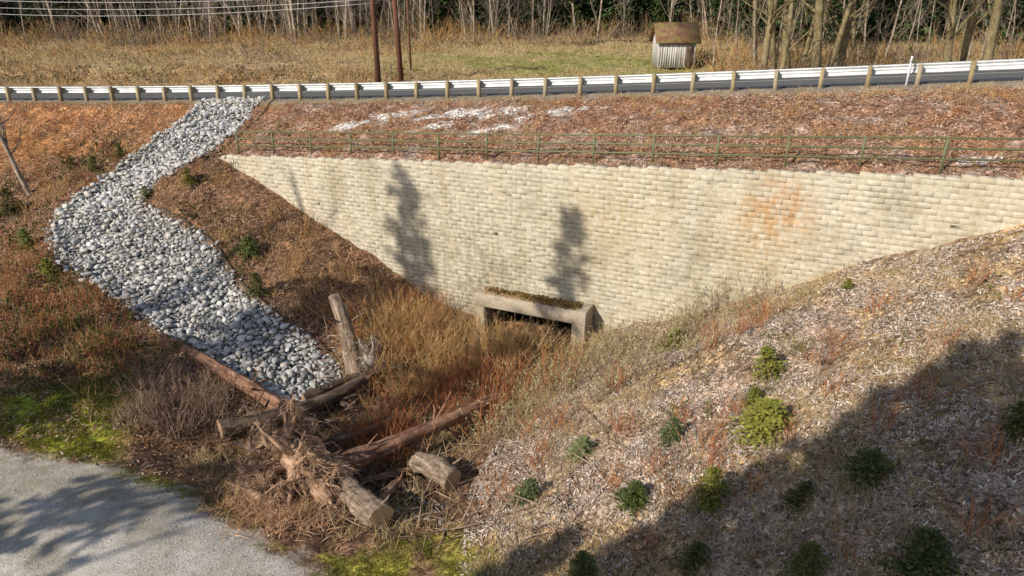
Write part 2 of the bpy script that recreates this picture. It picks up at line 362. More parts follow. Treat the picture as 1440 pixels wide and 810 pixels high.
ter=mk('ground',np.c_[xs,ys,zs],F[keep],M_ter,smooth=True)
def lay(c,col,m): return c*(1-m[:,None])+np.array(col)[None]*m[:,None]
uu,ss=us(xs,ys); rr,_=roadR(xs,ys); sd=side.ravel()
nzA=fbm(xs,ys,.35,4,31); nzB=fbm(xs,ys,1.3,4,47); nzC=fbm(xs,ys,.12,3,77)
col=np.tile(np.array([.22,.13,.08]),(len(xs),1))
tx=np.interp(ys,[9,13,17,20.7,26],[-1.,-.5,-.5,.8,4.0])
right=sm(-.8,1.2,xs-tx)*(~sd)
col=lay(col,(.42,.325,.25),right)
col=lay(col,(.42,.29,.14),right*sm(.48,.62,nzA)*.8)
col=lay(col,(.24,.15,.09),right*sm(.54,.68,nzB)*.6)
col=lay(col,(.40,.20,.09),(sd|(xs<-15))*sm(.35,.6,nzA)*(ss>-4)*.7)
col=lay(col,(.32,.19,.13),sd*(rr<0)*.75)
col=lay(col,(.40,.32,.27),sd*(rr<0)*(xs>-14)*sm(.48,.7,nzB)*.7)
col=lay(col,(.44,.22,.09),(xs<-17)*(rr>-6)*(rr<0)*.7)
dS=sdpoly(xs,ys,STRM); col=lay(col,(.17,.115,.065),1-sm(-.6,.8,dS+(nzB-.5)))
dl=(xs<-13)*(ys<33)*(1-right); col=lay(col,(.10,.07,.035),dl*sm(.3,.6,nzA)*.85)
pt=[hit(a,b)[:2] for a,b in [(495,178),(560,162),(640,158),(700,157),(770,160),(600,182),(700,182),(1388,218),(540,172)]]
pm=np.zeros(len(xs))
for p,rad in zip(pt,[.9,1.2,1.6,1.6,1.3,1.0,1.2,.8,.7]): pm=np.maximum(pm,1-np.hypot((xs-p[0])*.6,(ys-p[1])*1.9)/rad)
nzD=fbm(xs,ys,2.2,4,147)
col=lay(col,(.74,.72,.70),sd*(pm>0)*sm(.42,.54,pm*.5+nzD*.8-.10))
grs=sm(-1.1,-.6,rr)*(1-sm(8.0,8.6,rr)); col=lay(col,(.30,.26,.22),grs)
fl=sm(8.3,9.6,rr)
col=lay(col,(.38,.26,.14),fl)
gp=sm(.45,.6,nzC*.45+.2+.35*np.exp(-((xs-8)/15)**2-((ys-64)/11)**2)); col=lay(col,(.36,.34,.12),fl*gp*.9)
col=lay(col,(.48,.35,.19),fl*sm(.45,.6,nzA)*.6)
col=lay(col,(.10,.065,.04),fl*sm(78,86,ys+6*nzA))
m1=1-sm(-.5,.6,sdpoly(xs,ys,MOSS1)+(nzB-.5)*1.6); m2=(1-sm(-.3,.5,sdpoly(xs,ys,MOSS2)+(nzB-.5)*2.4))*sm(.42,.58,nzB*.6+nzA*.4)
col=lay(col,(.30,.33,.04),m1*(.45+.55*sm(.35,.55,nzB))); col=lay(col,(.33,.31,.05),m2*.8)
gd=sdpoly(xs,ys,GRAV)+(nzB-.5)*1.4; gm=1-sm(-.5,.35,gd)
col=lay(col,(.60,.55,.48),gm); col=lay(col,(.42,.38,.30),gm*sm(.5,.6,fbm(xs+ys*.8,ys-xs*.3,.5,3,3))*.8)
rp=1-sm(-.2,.2,np.minimum(sdpoly(xs,ys,RIP1),sdpoly(xs,ys,RIP2))); col=lay(col,(.26,.255,.24),rp)
me=ter.data
a=me.color_attributes.new('Col','FLOAT_COLOR','POINT'); a.data.foreach_set('color',np.c_[np.clip(col,0,1),np.ones(len(xs))].astype(np.float32).ravel())
a=me.attributes.new('grav','FLOAT','POINT'); a.data.foreach_set('value',np.clip(gm+grs,0,1).astype(np.float32))
# ---------------------------------------------------------------- road sheets
def strip(name,r0,r1,dz,mat,X0=-110,X1=75,step=1.0,parent=None):
    Xs=np.arange(X0,X1,step); V=[];
    for x in Xs:
        m=float(roadS(x)); q=1/math.sqrt(1+m*m); nx,ny=-m*q,q
        y=float(roadY(x)); z=float(roadZ(x))+dz
        V.append((x+nx*r0,y+ny*r0,z)); V.append((x+nx*r1,y+ny*r1,z))
    Fq=[[2*i,2*i+2,2*i+3,2*i+1] for i in range(len(Xs)-1)]
    return mk(name,V,Fq,mat,parent=parent)
rd=strip('road',.7,7.2,.03,M_asph)
strip('edge_line_near',1.05,1.2,.034,M_paint,parent=rd); strip('edge_line_far',6.7,6.85,.034,M_paint,parent=rd); strip('centre_line',4.0,4.12,.034,M_paint,parent=rd)
# ---------------------------------------------------------------- retaining wall from split-face blocks
acc=Acc(); ch=.2; bw=.46
tmpl_q=np.array([[0,1,5,4],[1,2,6,5],[2,3,7,6],[3,0,4,7],[4,5,9,8],[5,6,10,9],[6,7,11,10],[7,4,8,11]]); tmpl_t=np.array([[8,9,12],[9,10,12],[10,11,12],[11,8,12]])
ug=np.arange(-17,26,.25); wx,wy=xy(ug,0*ug); gzl=H(wx,wy,np.zeros(len(ug),bool))
bl=[]
for j in range(-3,60):
    for i in range(-38,58):
        uc=(i+.5*(j%2))*bw; z0=j*ch
        if uc<-16.9 or uc>25: continue
        xw=xy(uc,0)[0]; zt=math.floor((wallZ(xw)+.08)/.1)*.1
        if zt-z0<.05: continue
        if z0+ch<np.interp(uc,ug,gzl)-.5: continue
        if -1.2<uc<3.75 and z0<1.75: continue
        bl.append((uc,z0,min(ch,zt-z0)))
for uc,z0,hh in bl:
    hw=bw/2-.0007; a0,a1=uc-hw,uc+hw; z1=z0+hh-.0006; e=rng.normal(0,.001); f=-.005+rng.normal(0,.003); k=.005
    rj=rng.normal(0,.002,4)
    P=[(a0,.3,z0),(a1,.3,z0),(a1,.3,z1),(a0,.3,z1),(a0,e,z0),(a1,e,z0),(a1,e,z1),(a0,e,z1),
       (a0+k,f+rj[0],z0+k*.7),(a1-k,f+rj[1],z0+k*.7),(a1-k,f+rj[2],z1-k*.7),(a0+k,f+rj[3],z1-k*.7),(uc+rng.normal(0,.08),f-.003+rng.normal(0,.006),z0+hh/2)]
    acc.add([w3(*p) for p in P],tmpl_q,tmpl_t)
acc.make('retaining_wall',M_wall)
# ---------------------------------------------------------------- culvert
cul=empty('box_culvert')
def wbox(name,u0,u1,s0,s1,z0,z1,mat,bev=.02,parent=cul):
    B=box(u0,u1,s0,s1,z0,z1); V=[w3(*p) for p in B]
    ob=mk(name,V,BOXF,mat,parent=parent)
    if bev:
        m=ob.modifiers.new('b','BEVEL'); m.width=bev; m.segments=2
    return ob
wbox('headwall_beam',-1.32,3.92,-1.15,-.7,1.78,2.38,M_conc,.03)
wbox('left_wing',-1.3,-.85,-1.13,-.04,-.6,1.777,M_conc,.03)
wbox('right_wing',3.30,3.9,-1.13,-.04,-.6,1.777,M_conc,.03)
wbox('right_curb',3.5,3.9,-.697,-.04,1.78,2.36,M_conc)
wbox('left_curb',-1.3,-1.0,-.697,-.04,1.78,2.3,M_conc)
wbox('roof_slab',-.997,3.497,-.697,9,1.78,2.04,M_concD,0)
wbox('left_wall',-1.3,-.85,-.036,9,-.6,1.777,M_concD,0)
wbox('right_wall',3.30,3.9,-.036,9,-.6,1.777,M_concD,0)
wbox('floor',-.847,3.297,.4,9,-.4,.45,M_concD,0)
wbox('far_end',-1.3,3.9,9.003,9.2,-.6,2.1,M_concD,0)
M=900; u_=rng.uniform(-1.0,3.5,M); s_=rng.uniform(-1.1,-.08,M); px_,py_=xy(u_,s_)
V,Fq=stems(np.c_[px_,py_,np.where(s_<-.7,2.36,2.04)],nrm(np.c_[rng.normal(0,.6,M),rng.normal(0,.6,M),np.ones(M)]),rng.uniform(.1,.4,M),rng.normal(0,.35,(M,3)),np.full(M,.009),2)
mk('culvert_dry_grass',V,Fq,M_tw_tan)
M=3000; u_=rng.uniform(-.98,3.48,M); s_=rng.uniform(-1.1,-.05,M); px_,py_=xy(u_,s_)
kk=(s_>-.7)|(rng.random(M)<.55*(fbm(u_,s_,1.5,2,4)>.42)); px_,py_,s_=px_[kk],py_[kk],s_[kk]; M=len(s_)
V,Fq=cards(np.c_[px_,py_,np.where(s_<-.7,2.40,2.12)+rng.uniform(0,.25,M)*(.4+fbm(px_*2,py_*2,1,2,5))],rng.normal(size=(M,3)),rng.uniform(.06,.16,M),rng.uniform(.04,.1,M))
mk('culvert_moss',V,Fq,island('moss_clump',[(.06,.07,.015),(.16,.15,.03),(.26,.13,.05),(.12,.06,.03)],.9))
# ---------------------------------------------------------------- pipe railing along the wall
fen=empty('pipe_railing'); acc=Acc(); pu=np.arange(-16.2,27,2.44)
for uq in pu:
    x,y=xy(uq,.75); z=float(H(x,y)[0]); acc.add(*tube([(x,y,z-.2),(x,y,wallZ(x)+1.2)],.045,8))
acc.make('posts',M_fence,smooth=False,parent=fen)
acc=Acc()
for h in (1.15,.8,.45):
    a=xy(pu[0],.75); b_=xy(pu[-1],.75)
    acc.add(*tube([(a[0],a[1],wallZ(a[0])+h),(b_[0],b_[1],wallZ(b_[0])+h)],.032,8))
acc.make('rails',M_fence,parent=fen)
# ---------------------------------------------------------------- guard rail
gr=empty('guard_rail')
Xf=np.arange(-75,50,.02); Yf=roadY(Xf); arc=np.r_[0,np.cumsum(np.hypot(np.diff(Xf),np.diff(Yf)))]
px=np.interp(np.arange(0,arc[-1],1.905),arc,Xf)
acc=Acc(); acc2=Acc()
for x in px:
    m=float(roadS(x)); q=1/math.sqrt(1+m*m); t=np.array([q,m*q]); nn=np.array([-m*q,q]); y=float(roadY(x)); z=float(roadZ(x)); lean=rng.normal(0,.02)
    def bb(t0,t1,n0,n1,z0,z1,A_):
        B=box(t0,t1,n0,n1,z0,z1); A_.add([(x+p[0]*t[0]+p[1]*nn[0]+lean*p[2],y+p[0]*t[1]+p[1]*nn[1],z+p[2]) for p in B],BOXF)
    bb(-.085,.085,-.12,.09,-.3,.90+rng.normal(0,.015),acc); bb(-.075,.075,.093,.25,.48,.84,acc2)
acc.make('posts',M_post,parent=gr); acc2.make('blockouts',M_post,parent=gr)
prof=[(.30,.46),(.25,.50),(.25,.55),(.335,.61),(.335,.635),(.27,.69),(.335,.74),(.335,.765),(.25,.82),(.25,.87),(.30,.90)]
Xb=np.arange(-75,50,.6); V=[]
for x in Xb:
    m=float(roadS(x)); q=1/math.sqrt(1+m*m); y=float(roadY(x)); z=float(roadZ(x))
    for o,h in prof: V.append((x-m*q*o,y+q*o,z+h))
k=len(prof); Fq=[[i*k+j,(i+1)*k+j,(i+1)*k+j+1,i*k+j+1] for i in range(len(Xb)-1) for j in range(k-1)]
bm_=mk('w_beam',V,Fq,M_galv,parent=gr); md=bm_.modifiers.new('s','SOLIDIFY'); md.thickness=.006
mp_=empty('delineator_post'); x=17.0; y=float(roadY(x))-.25; z=float(roadZ(x))
mk('post',box(x-.05,x+.05,y-.02,y+.02,z-.2,z+1.25),BOXF,M_paint,parent=mp_)
mk('reflector',box(x-.04,x+.04,y-.028,y-.022,z+1.0,z+1.18),BOXF,M_galv,parent=mp_)
# ---------------------------------------------------------------- riprap
import bmesh
bm=bmesh.new(); bmesh.ops.create_icosphere(bm,subdivisions=2,radius=1); IV=np.array([v.co[:] for v in bm.verts]); IF=np.array([[v.index for v in f.verts] for f in bm.faces]); bm.free()
def stones(name,P,R,mat,flat=.65,smooth=False):
    M=len(P)
    sc3=np.c_[rng.uniform(.8,1.45,M),rng.uniform(.65,1.1,M),rng.uniform(.5,.9,M)*flat/.65]*R[:,None]
    base=IV[None]*np.ones((M,1,1))
    for q in range(7):
        dv=nrm(rng.normal(size=(M,1,3))); dt=(base*dv).sum(-1,keepdims=True); lim=rng.uniform(.45,.9,(M,1,1)); base=base-dv*np.maximum(dt-lim,0)*.95
    base=base*(1+rng.normal(0,.02,(M,len(IV),1)))
    V=base*sc3[:,None]
    ya=rng.uniform(0,2*PI,M); c_,s_=np.cos(ya),np.sin(ya); ti=rng.normal(0,.5,M); ct,st=np.cos(ti),np.sin(ti)
    y1=V[...,1]*ct[:,None]-V[...,2]*st[:,None]; z1=V[...,1]*st[:,None]+V[...,2]*ct[:,None]; x1=V[...,0]
    V=np.stack([x1*c_[:,None]-y1*s_[:,None],x1*s_[:,None]+y1*c_[:,None],z1],-1)+P[:,None]
    Fq=(IF[None]+(np.arange(M)*len(IV))[:,None,None]).reshape(-1,3)
    return mk(name,V.reshape(-1,3),Fq,mat,smooth=smooth)
def inpoly(poly,M,grow_=0):
    lo=poly.min(0)-.3; hi=poly.max(0)+.3; p=rng.uniform(lo,hi,(M,2)); return p[sdpoly(p[:,0],p[:,1],poly)<grow_]
p=np.r_[inpoly(RIP1,20000,.3),inpoly(RIP2,50000,.3)]
dd=np.minimum(sdpoly(p[:,0],p[:,1],RIP1),sdpoly(p[:,0],p[:,1],RIP2))+(fbm(p[:,0],p[:,1],1.6,3,23)-.5)*.7; p=p[(dd<.08)|((dd<.3)&(rng.random(len(p))<.12))]
def thin(p,R,f=1.0):
    cell=.17; grid={}; keep=[]
    for i,(x,y) in enumerate(p):
        cx,cy=int(x//cell),int(y//cell); ok=True
        for a in range(cx-1,cx+2):
            for b_ in range(cy-1,cy+2):
                for j in grid.get((a,b_),()):
                    if (p[j,0]-x)**2+(p[j,1]-y)**2<((R[i]+R[j])*f*.72)**2: ok=False;break
                if not ok: break
            if not ok: break
        if ok: grid.setdefault((cx,cy),[]).append(i); keep.append(i)
    return np.array(keep)
R=np.clip(rng.lognormal(math.log(.074),.42,len(p)),.04,.19); o=np.argsort(-R+rng.normal(0,.03,len(p))); p=p[o];R=R[o]
kp=thin(p,R,.88); p=p[kp];R=R[kp]; z=H(p[:,0],p[:,1])
stones('riprap_rocks',np.c_[p,z+R*.2+rng.uniform(0,.09,len(p))],R,M_stone)
print('riprap',len(p))
L=[(460,492),(445,500),(560,700),(700,560),(890,470),(470,560),(498,556),(660,690),(600,735),(880,478),(900,486),(340,690),(570,730),(620,720)]
P=[];R=[]
for a,b_ in L:
    for _ in range(8):
        q=hit(a+rng.normal(0,24),b_+rng.normal(0,12),0,H); P.append(q); R.append(rng.uniform(.03,.12))
P=np.array(P);R=np.array(R); P[:,2]+=R*.1; stones('loose_rocks',P,R,M_stoneB)
p=inpoly(GRAV,110000); p=p[(p[:,1]>9)&(p[:,0]>-22)&(rng.random(len(p))<.3+.7*(fbm(p[:,0],p[:,1],.8,3,66)>.5))][:26000]; z=H(p[:,0],p[:,1]); M=len(p)
V,Fq=cards(np.c_[p,z+.01],np.c_[rng.normal(size=(M,2)),rng.normal(0,.25,M)],rng.uniform(.02,.06,M),rng.uniform(.02,.045,M),np.c_[rng.normal(0,.4,(M,2)),np.ones(M)])
mk('track_gravel',V,Fq,M_peb)
# ---------------------------------------------------------------- mulch chips
def region(M,x0,x1,y0,y1):
    p=np.c_[rng.uniform(x0,x1,M),rng.uniform(y0,y1,M)]; return p
def normals(p):
    e=.25; zx=H(p[:,0]+e,p[:,1])-H(p[:,0]-e,p[:,1]); zy=H(p[:,0],p[:,1]+e)-H(p[:,0],p[:,1]-e)
    return nrm(np.c_[-zx/(2*e),-zy/(2*e),np.ones(len(p))])
def chips(name,p,mat,Lr,Wr,lift=.02,tilt=.35):
    M=len(p); nn=normals(p); z=H(p[:,0],p[:,1]); nj=nrm(nn+rng.normal(0,tilt,(M,3))); d=nrm(np.cross(nj,rng.normal(size=(M,3))))
    V,Fq=cards(np.c_[p,z]+nn*lift,d,rng.uniform(*Lr,M),rng.uniform(*Wr,M),nj); mk(name,V,Fq,mat)
def okmask(p,marg=.15):
    x,y=p[:,0],p[:,1]; u,s=us(x,y); r,_=roadR(x,y)
    m=(r<-1)&~((s>-.25)&(s<.5)&(u>-17)&(u<25))
    m&=(np.minimum(sdpoly(x,y,RIP1),sdpoly(x,y,RIP2))>marg)&(sdpoly(x,y,GRAV)>.0)
    m&=~((u>-1.5)&(u<4.1)&(s>-1.5)&(s<.5))
    return m
p=region(330000,-4,26,6,27); u,s=us(p[:,0],p[:,1]); tx=np.interp(p[:,1],[9,13,17,20.7,26],[-1.,-.5,-.5,.8,4.0])
k=okmask(p)&(s<-.3)&(p[:,0]>tx-.8)&(p[:,0]<.85*p[:,1]+4)&(rng.random(len(p))<.12+.88*sm(.4,.6,fbm(p[:,0],p[:,1],.9,4,91)))
p=p[k]; print('chipsP',len(p)); chips('wood_chip_mulch',p,M_chipP,(.05,.2),(.015,.05),.03,.5)
p=region(300000,-34,26,17,50); u,s=us(p[:,0],p[:,1]); k=okmask(p)&((s>.4)|(p[:,0]<-3))&(np.abs(p[:,0])<.85*p[:,1]+3)&(rng.random(len(p))<.12+.88*sm(.4,.6,fbm(p[:,0],p[:,1],.9,4,92)))
p=p[k]; print('chipsB',len(p)); chips('bark_mulch',p,M_chipB,(.06,.24),(.02,.06),.03,.5)
# ---------------------------------------------------------------- grasses and low growth
def tufts(name,p,mat,nb,hr,spread=.12,lean=.45,r=.006,ns=2):
    M=len(p)*nb; q=np.repeat(p,nb,0)+rng.normal(0,spread,(M,2)); z=H(q[:,0],q[:,1])-.02; hs=np.repeat(rng.uniform(*hr,len(p)),nb)*rng.uniform(.5,1.1,M)
    V,Fq=stems(np.c_[q,z],nrm(np.c_[rng.normal(0,lean,(M,2)),np.ones(M)]),hs,np.c_[rng.normal(0,.3,(M,2)),-rng.uniform(0,.3,M)],np.full(M,r)*rng.uniform(.6,1.4,M),ns); return mk(name,V,Fq,mat)
p=region(12000,-3,26,7,27); tx=np.interp(p[:,1],[9,13,17,20.7,26],[-1.,-.5,-.5,.8,4.0]); u,s=us(p[:,0],p[:,1])
k=okmask(p)&(s<-.3)&(p[:,0]>tx-.5)&(fbm(p[:,0],p[:,1],.4,3,33)>.5); tufts('dry_grass',p[k],M_straw,10,(.15,.5),.16,.7,.008)
p=region(11000,-34,26,18,50); u,s=us(p[:,0],p[:,1]); k=okmask(p)&((s>.5)|(p[:,0]<-3))&(fbm(p[:,0],p[:,1],.5,3,34)>.47); tufts('dry_stubble',p[k],M_tw_tan,9,(.15,.5),.16,.7,.009)
p=inpoly(STRM,4600,.8); p=p[okmask(p)&((sdpoly(p[:,0],p[:,1],LOGZ)>0)|(rng.random(len(p))<.22))]; tufts('streamside_grass',p,M_straw,10,(.3,.9),.15,.4,.009)
p=np.r_[inpoly(MOSS1,14000),inpoly(MOSS2,10000)]; p=p[(sdpoly(p[:,0],p[:,1],GRAV)>-.25)&(fbm(p[:,0],p[:,1],.9,3,12)>.43)]; tufts('moss_grass',p,M_green,7,(.04,.16),.08,.7,.009,1)
Xv=rng.uniform(-60,34,2600); rv=np.r_[rng.normal(-1.0,.35,1600),rng.normal(8.8,.6,1000)]; m=roadS(Xv); q=1/np.sqrt(1+m*m); p=np.c_[Xv-m*q*rv,roadY(Xv)+q*rv]; tufts('verge_grass',p,M_straw,8,(.1,.35),.15,.6,.010)
p=region(20000,-75,75,40,95); r,_=roadR(p[:,0],p[:,1]); gpm=np.exp(-((p[:,0]-8)/15)**2-((p[:,1]-64)/11)**2)
k=(r>9.2)&(rng.random(len(p))>gpm*1.2)&(np.abs(p[:,0])<p[:,1]*.95)&(fbm(p[:,0],p[:,1],.15,3,18)>.4); tufts('field_dry_grass',p[k],M_straw,9,(.3,1.0),.3,.5,.02)
p=region(6000,-12,30,50,80); r,_=roadR(p[:,0],p[:,1]); k=(r>9.5)&(fbm(p[:,0],p[:,1],.2,3,8)>.47); tufts('field_green_grass',p[k],M_green,8,(.08,.22),.3,.7,.016,1)
# ---------------------------------------------------------------- shrubs
def shrub(A_,c,n,h,rad,spread=.35,twig=2.5,r0=.012,leaf=0,AL=None,lsz=.06):
    c=np.asarray(c,float); M=n; off=rng.normal(0,rad,(M,2)); z=H(c[0]+off[:,0],c[1]+off[:,1])-.05
    base=np.c_[c[0]+off[:,0],c[1]+off[:,1],z]; d=nrm(np.c_[rng.normal(0,spread,(M,2))+off*.5,np.ones(M)]); L_=h*rng.uniform(.5,1.1,M); bd=np.c_[rng.normal(0,.15,(M,2)),rng.uniform(-.1,.1,M)]
    V,Fq=stems(base,d,L_,bd,r0*rng.uniform(.6,1.3,M),4); A_.add(V,Fq)
    K=int(M*twig); i=rng.integers(0,M,K); t=rng.uniform(.25,.95,K); b2=stempt(base[i],d[i],L_[i],bd[i],t); d2=nrm(d[i]+rng.normal(0,.5,(K,3))); L2=L_[i]*(1-t*.6)*rng.uniform(.25,.5,K); bd2=np.c_[rng.normal(0,.1,(K,2)),rng.uniform(0,.25,K)]
    V,Fq=stems(b2,d2,L2,bd2,np.full(K,r0*.5),3); A_.add(V,Fq)
    if leaf and AL is not None:
        j=rng.integers(0,K,leaf); t=rng.uniform(.2,1,leaf); cc=stempt(b2[j],d2[j],L2[j],bd2[j],t); V,Fq=cards(cc,rng.normal(size=(leaf,3)),rng.uniform(.6,1.3,leaf)*lsz,rng.uniform(.5,1,leaf)*lsz*.6); AL.add(V,Fq)
def group(name,mat,items,leafmat=None,**kw):
    A1=Acc(); AL=Acc()
    for it in items: shrub(A1,it[0],it[1],it[2],it[3],AL=AL,**kw)
    ob=A1.make(name,mat)
    if AL.n: AL.make('leaves',leafmat,parent=ob)
    return ob
def hp(a,b_): return hit(a,b_,0,H)[:2]
def cl(a,b_,n,sx,sy):
    out=[]
    while len(out)<n:
        q=hp(a+rng.normal(0,sx),b_+rng.normal(0,sy))
        if okmask(q[None])[0]: out.append(q)
    return out
group('willow_thicket',M_tw_tan,[(q,20,rng.uniform(1.2,2.2),.3) for q in cl(570,478,38,34,22)+cl(640,500,30,40,18)+cl(740,510,16,40,12)+cl(620,545,14,50,14)],leaf=25,leafmat=M_straw,r0=.018)
group('red_twig_thicket',M_tw_red,[(q,18,rng.uniform(1.0,1.9),.3) for q in cl(650,578,36,50,20)+cl(525,625,18,24,14)+cl(700,545,18,30,16)+cl(560,490,10,40,18)+cl(590,440,6,22,6)],leaf=10,leafmat=M_leafr,r0=.018)
group('streamside_shrub',M_tw_gry,[(q,18,rng.uniform(.8,1.5),.3) for q in cl(245,595,26,38,18)+cl(290,570,12,30,12)+cl(220,560,8,20,12)],leaf=25,leafmat=M_leafr,r0=.015)
group('pale_leaved_willow',M_tw_gry,[(q,11,rng.uniform(1.0,1.9),.22) for q in cl(900,510,12,36,14)+cl(955,480,10,28,14)+cl(830,520,14,40,16)+cl(770,545,12,34,16)+cl(1010,440,7,34,8)+cl(700,600,8,36,16)],leaf=190,leafmat=M_leafp,r0=.012,lsz=.08)
rl=[(1160,505),(1075,455),(1045,470),(1000,625),(1005,660),(858,680),(930,660),(960,590),(868,540),(1170,470),(990,480),(1100,610),(700,700),(790,600),(760,650),(880,610),(1030,580),(1300,560),(1380,640),(1250,600),(1330,480),(1420,420),(1240,430),(1180,560),(940,700),(1060,700),(1380,400),(900,770),(1190,770),(1370,740)]
group('red_osier_shrub',M_tw_red,[(hp(a+rng.normal(0,6),b_+rng.normal(0,5)),14,rng.uniform(.5,1.2),.18) for a,b_ in rl+rl[:20]],leaf=40,leafmat=M_leafr,r0=.013)
group('bare_shrub',M_tw_gry,[(hp(rng.uniform(700,1440),rng.uniform(360,800)),8,rng.uniform(.3,.85),.14) for _ in range(300)],r0=.010,leaf=12,leafmat=M_leafp)
group('low_green_shrub',M_tw_gry,[(hp(rng.uniform(860,1440),rng.uniform(380,700)),9,rng.uniform(.2,.5),.16) for _ in range(45)],r0=.008,leaf=110,leafmat=M_cedar,lsz=.07)
sp=[q for q in (hp(rng.uniform(0,500),rng.uniform(190,560)) for _ in range(330)) if okmask(q[None],.25)[0]]
group('slope_shrub',M_tw_tan,[(q,10,rng.uniform(.4,1.1),.18) for q in sp[:150]]+[(hp(410,385),26,1.5,.18),(hp(400,375),16,1.4,.2)],r0=.012,leaf=18,leafmat=M_leafr)
lf=[q for q in cl(40,330,34,50,60)+cl(140,235,14,40,20)+cl(60,470,20,50,36)+cl(150,480,10,30,24) if q[0]<-12]
group('low_evergreen_shrub',M_tw_gry,[(q,10,rng.uniform(.4,1.0),.28) for q in [w_ for w_ in sp[150:] if w_[0]<-12]+lf],leaf=230,leafmat=M_leafd,lsz=.10)
ds=[q for q in [hp(rng.uniform(0,190),rng.uniform(330,530)) for _ in range(110)]+[hp(rng.uniform(0,280),rng.uniform(150,260)) for _ in range(60)] if okmask(q[None],.25)[0]]
group('dark_slope_shrub',M_tw_red,[(q,14,rng.uniform(.4,1.0),.24) for q in ds],leaf=60,leafmat=M_leafr,r0=.012)
it=[]
for _ in range(380):
    X0=rng.uniform(-17,26); a=rng.uniform(1.2,9)
    u=X0/.9085; x,y=xy(u,a); r,_q=roadR(np.array([x]),np.array([y]))
    if r[0]<-1.2: it.append(((x,y),9,rng.uniform(.2,.5),.14))
group('embankment_shrubs',M_tw_red,it,leaf=26,leafmat=M_leafr,r0=.009,lsz=.07)
it=[]
for _ in range(320):
    x=rng.uniform(-75,70); y=rng.uniform(79,93); it.append(((x,y),18,rng.uniform(1.2,3.6),.9))
for _ in range(110):
    x=rng.uniform(-62,-6); y=rng.uniform(62,82); it.append(((x,y),16,rng.uniform(.8,2.2),.8))
for _ in range(80):
    x=rng.uniform(-55,-8); m_=float(roadY(x)); it.append(((x,m_+rng.uniform(9.5,14)),16,rng.uniform(.5,1.2),.6))
for _ in range(110):
    x=rng.uniform(15,52); it.append(((x,max(50,float(roadY(x))+13)+rng.uniform(0,18)),20,rng.uniform(1.2,3.0),.7))
group('bramble_thicket',M_tw_tan,it[::2],leaf=60,leafmat=M_leafr,r0=.03,lsz=.18)
group('bramble_thicket',M_tw_gry,it[1::2],leaf=70,leafmat=M_leafd,r0=.03,lsz=.18)
# ---------------------------------------------------------------- conifers
def conifer(h,r,nw,nb,ns,sl,sw,z0=.05,pw=.8,droop=.25,trunk=.012):
    nB=nw*nb; f=np.repeat(np.linspace(z0,.985,nw),nb)+rng.normal(0,.3/nw,nB); f=np.clip(f,z0*.8,.99)
    R=r*(1-f)**pw*rng.uniform(.6,1.2,nB)+.015*h*.3; an=rng.uniform(0,2*PI,nB); el=rng.uniform(-.15,.25,nB)+.5*f**3
    d=nrm(np.c_[np.cos(an),np.sin(an),el]); base=np.c_[np.zeros(nB),np.zeros(nB),f*h]; bend=np.c_[np.zeros((nB,2)),-droop*rng.uniform(.5,1.2,nB)]
    V1,F1=stems(base,d,R,bend,np.maximum(R*.012,.002),3)
    i=np.repeat(np.arange(nB),ns); t=np.tile(np.linspace(.12,1,ns),nB)+rng.normal(0,.04,nB*ns); c=stempt(base[i],d[i],R[i],bend[i],t)
    sidev=nrm(np.cross(d[i],[0,0,1])); sg=np.where(rng.random(len(i))<.5,-1,1)[:,None]
    dd=d[i]*.7+sidev*sg*rng.uniform(.2,1.1,(len(i),1))+np.c_[np.zeros((len(i),2)),rng.normal(-.15,.25,len(i))]
    L_=sl*rng.uniform(.6,1.3,len(i))*(1.15-.6*t)*(.5+.5*(1-f[i])); c=c+nrm(dd)*L_[:,None]*.4
    V2,F2=cards(c,dd,L_,sw*rng.uniform(.6,1.3,len(i)),np.c_[rng.normal(0,.45,(len(i),2)),np.ones(len(i))])
    V3,Q3,T3=tube([(0,0,-.3*trunk*40),(0,0,h*.5),(0,0,h*.97)],[trunk*h,trunk*h*.55,.004*h*.3],8)
    A_=Acc(); A_.add(V1,F1); A_.add(V3,Q3,T3); nq1=len(F1)+len(Q3); A_.add(V2,F2); V,Fs=A_.get()
    mi=np.r_[np.zeros(nq1),np.ones(len(F2)),np.zeros(len(T3))]
    return V,Fs,mi
def conmesh(name,mat,*a,**k):
    V,Fs,mi=conifer(*a,**k); return mk(name,V,Fs,[M_barkD,mat],midx=mi,link=False)
big=[conmesh('fir_a',M_fir,27,4.2,46,7,13,1.2,.5,z0=.03),conmesh('fir_b',M_fir,25,3.6,42,7,12,1.1,.48,z0=.10,pw=.6),conmesh('cedar_a',M_fir,22,4.0,40,8,12,1.1,.52,z0=.02,droop=.45),conmesh('fir_sparse',M_fir,26,3.6,38,5,11,1.0,.4,z0=.22,pw=.5)]
sml=[conmesh('yf_a',M_firy,.95,.48,17,9,9,.13,.055,z0=.03,pw=.5),conmesh('yf_b',M_firb,.85,.40,16,9,9,.12,.05,z0=.03,pw=.5),conmesh('yf_c',M_cedar,1.0,.48,17,9,9,.14,.06,z0=.02,pw=.45),conmesh('yf_d',M_fird,1.0,.55,17,9,9,.14,.06,z0=.02,pw=.5)]
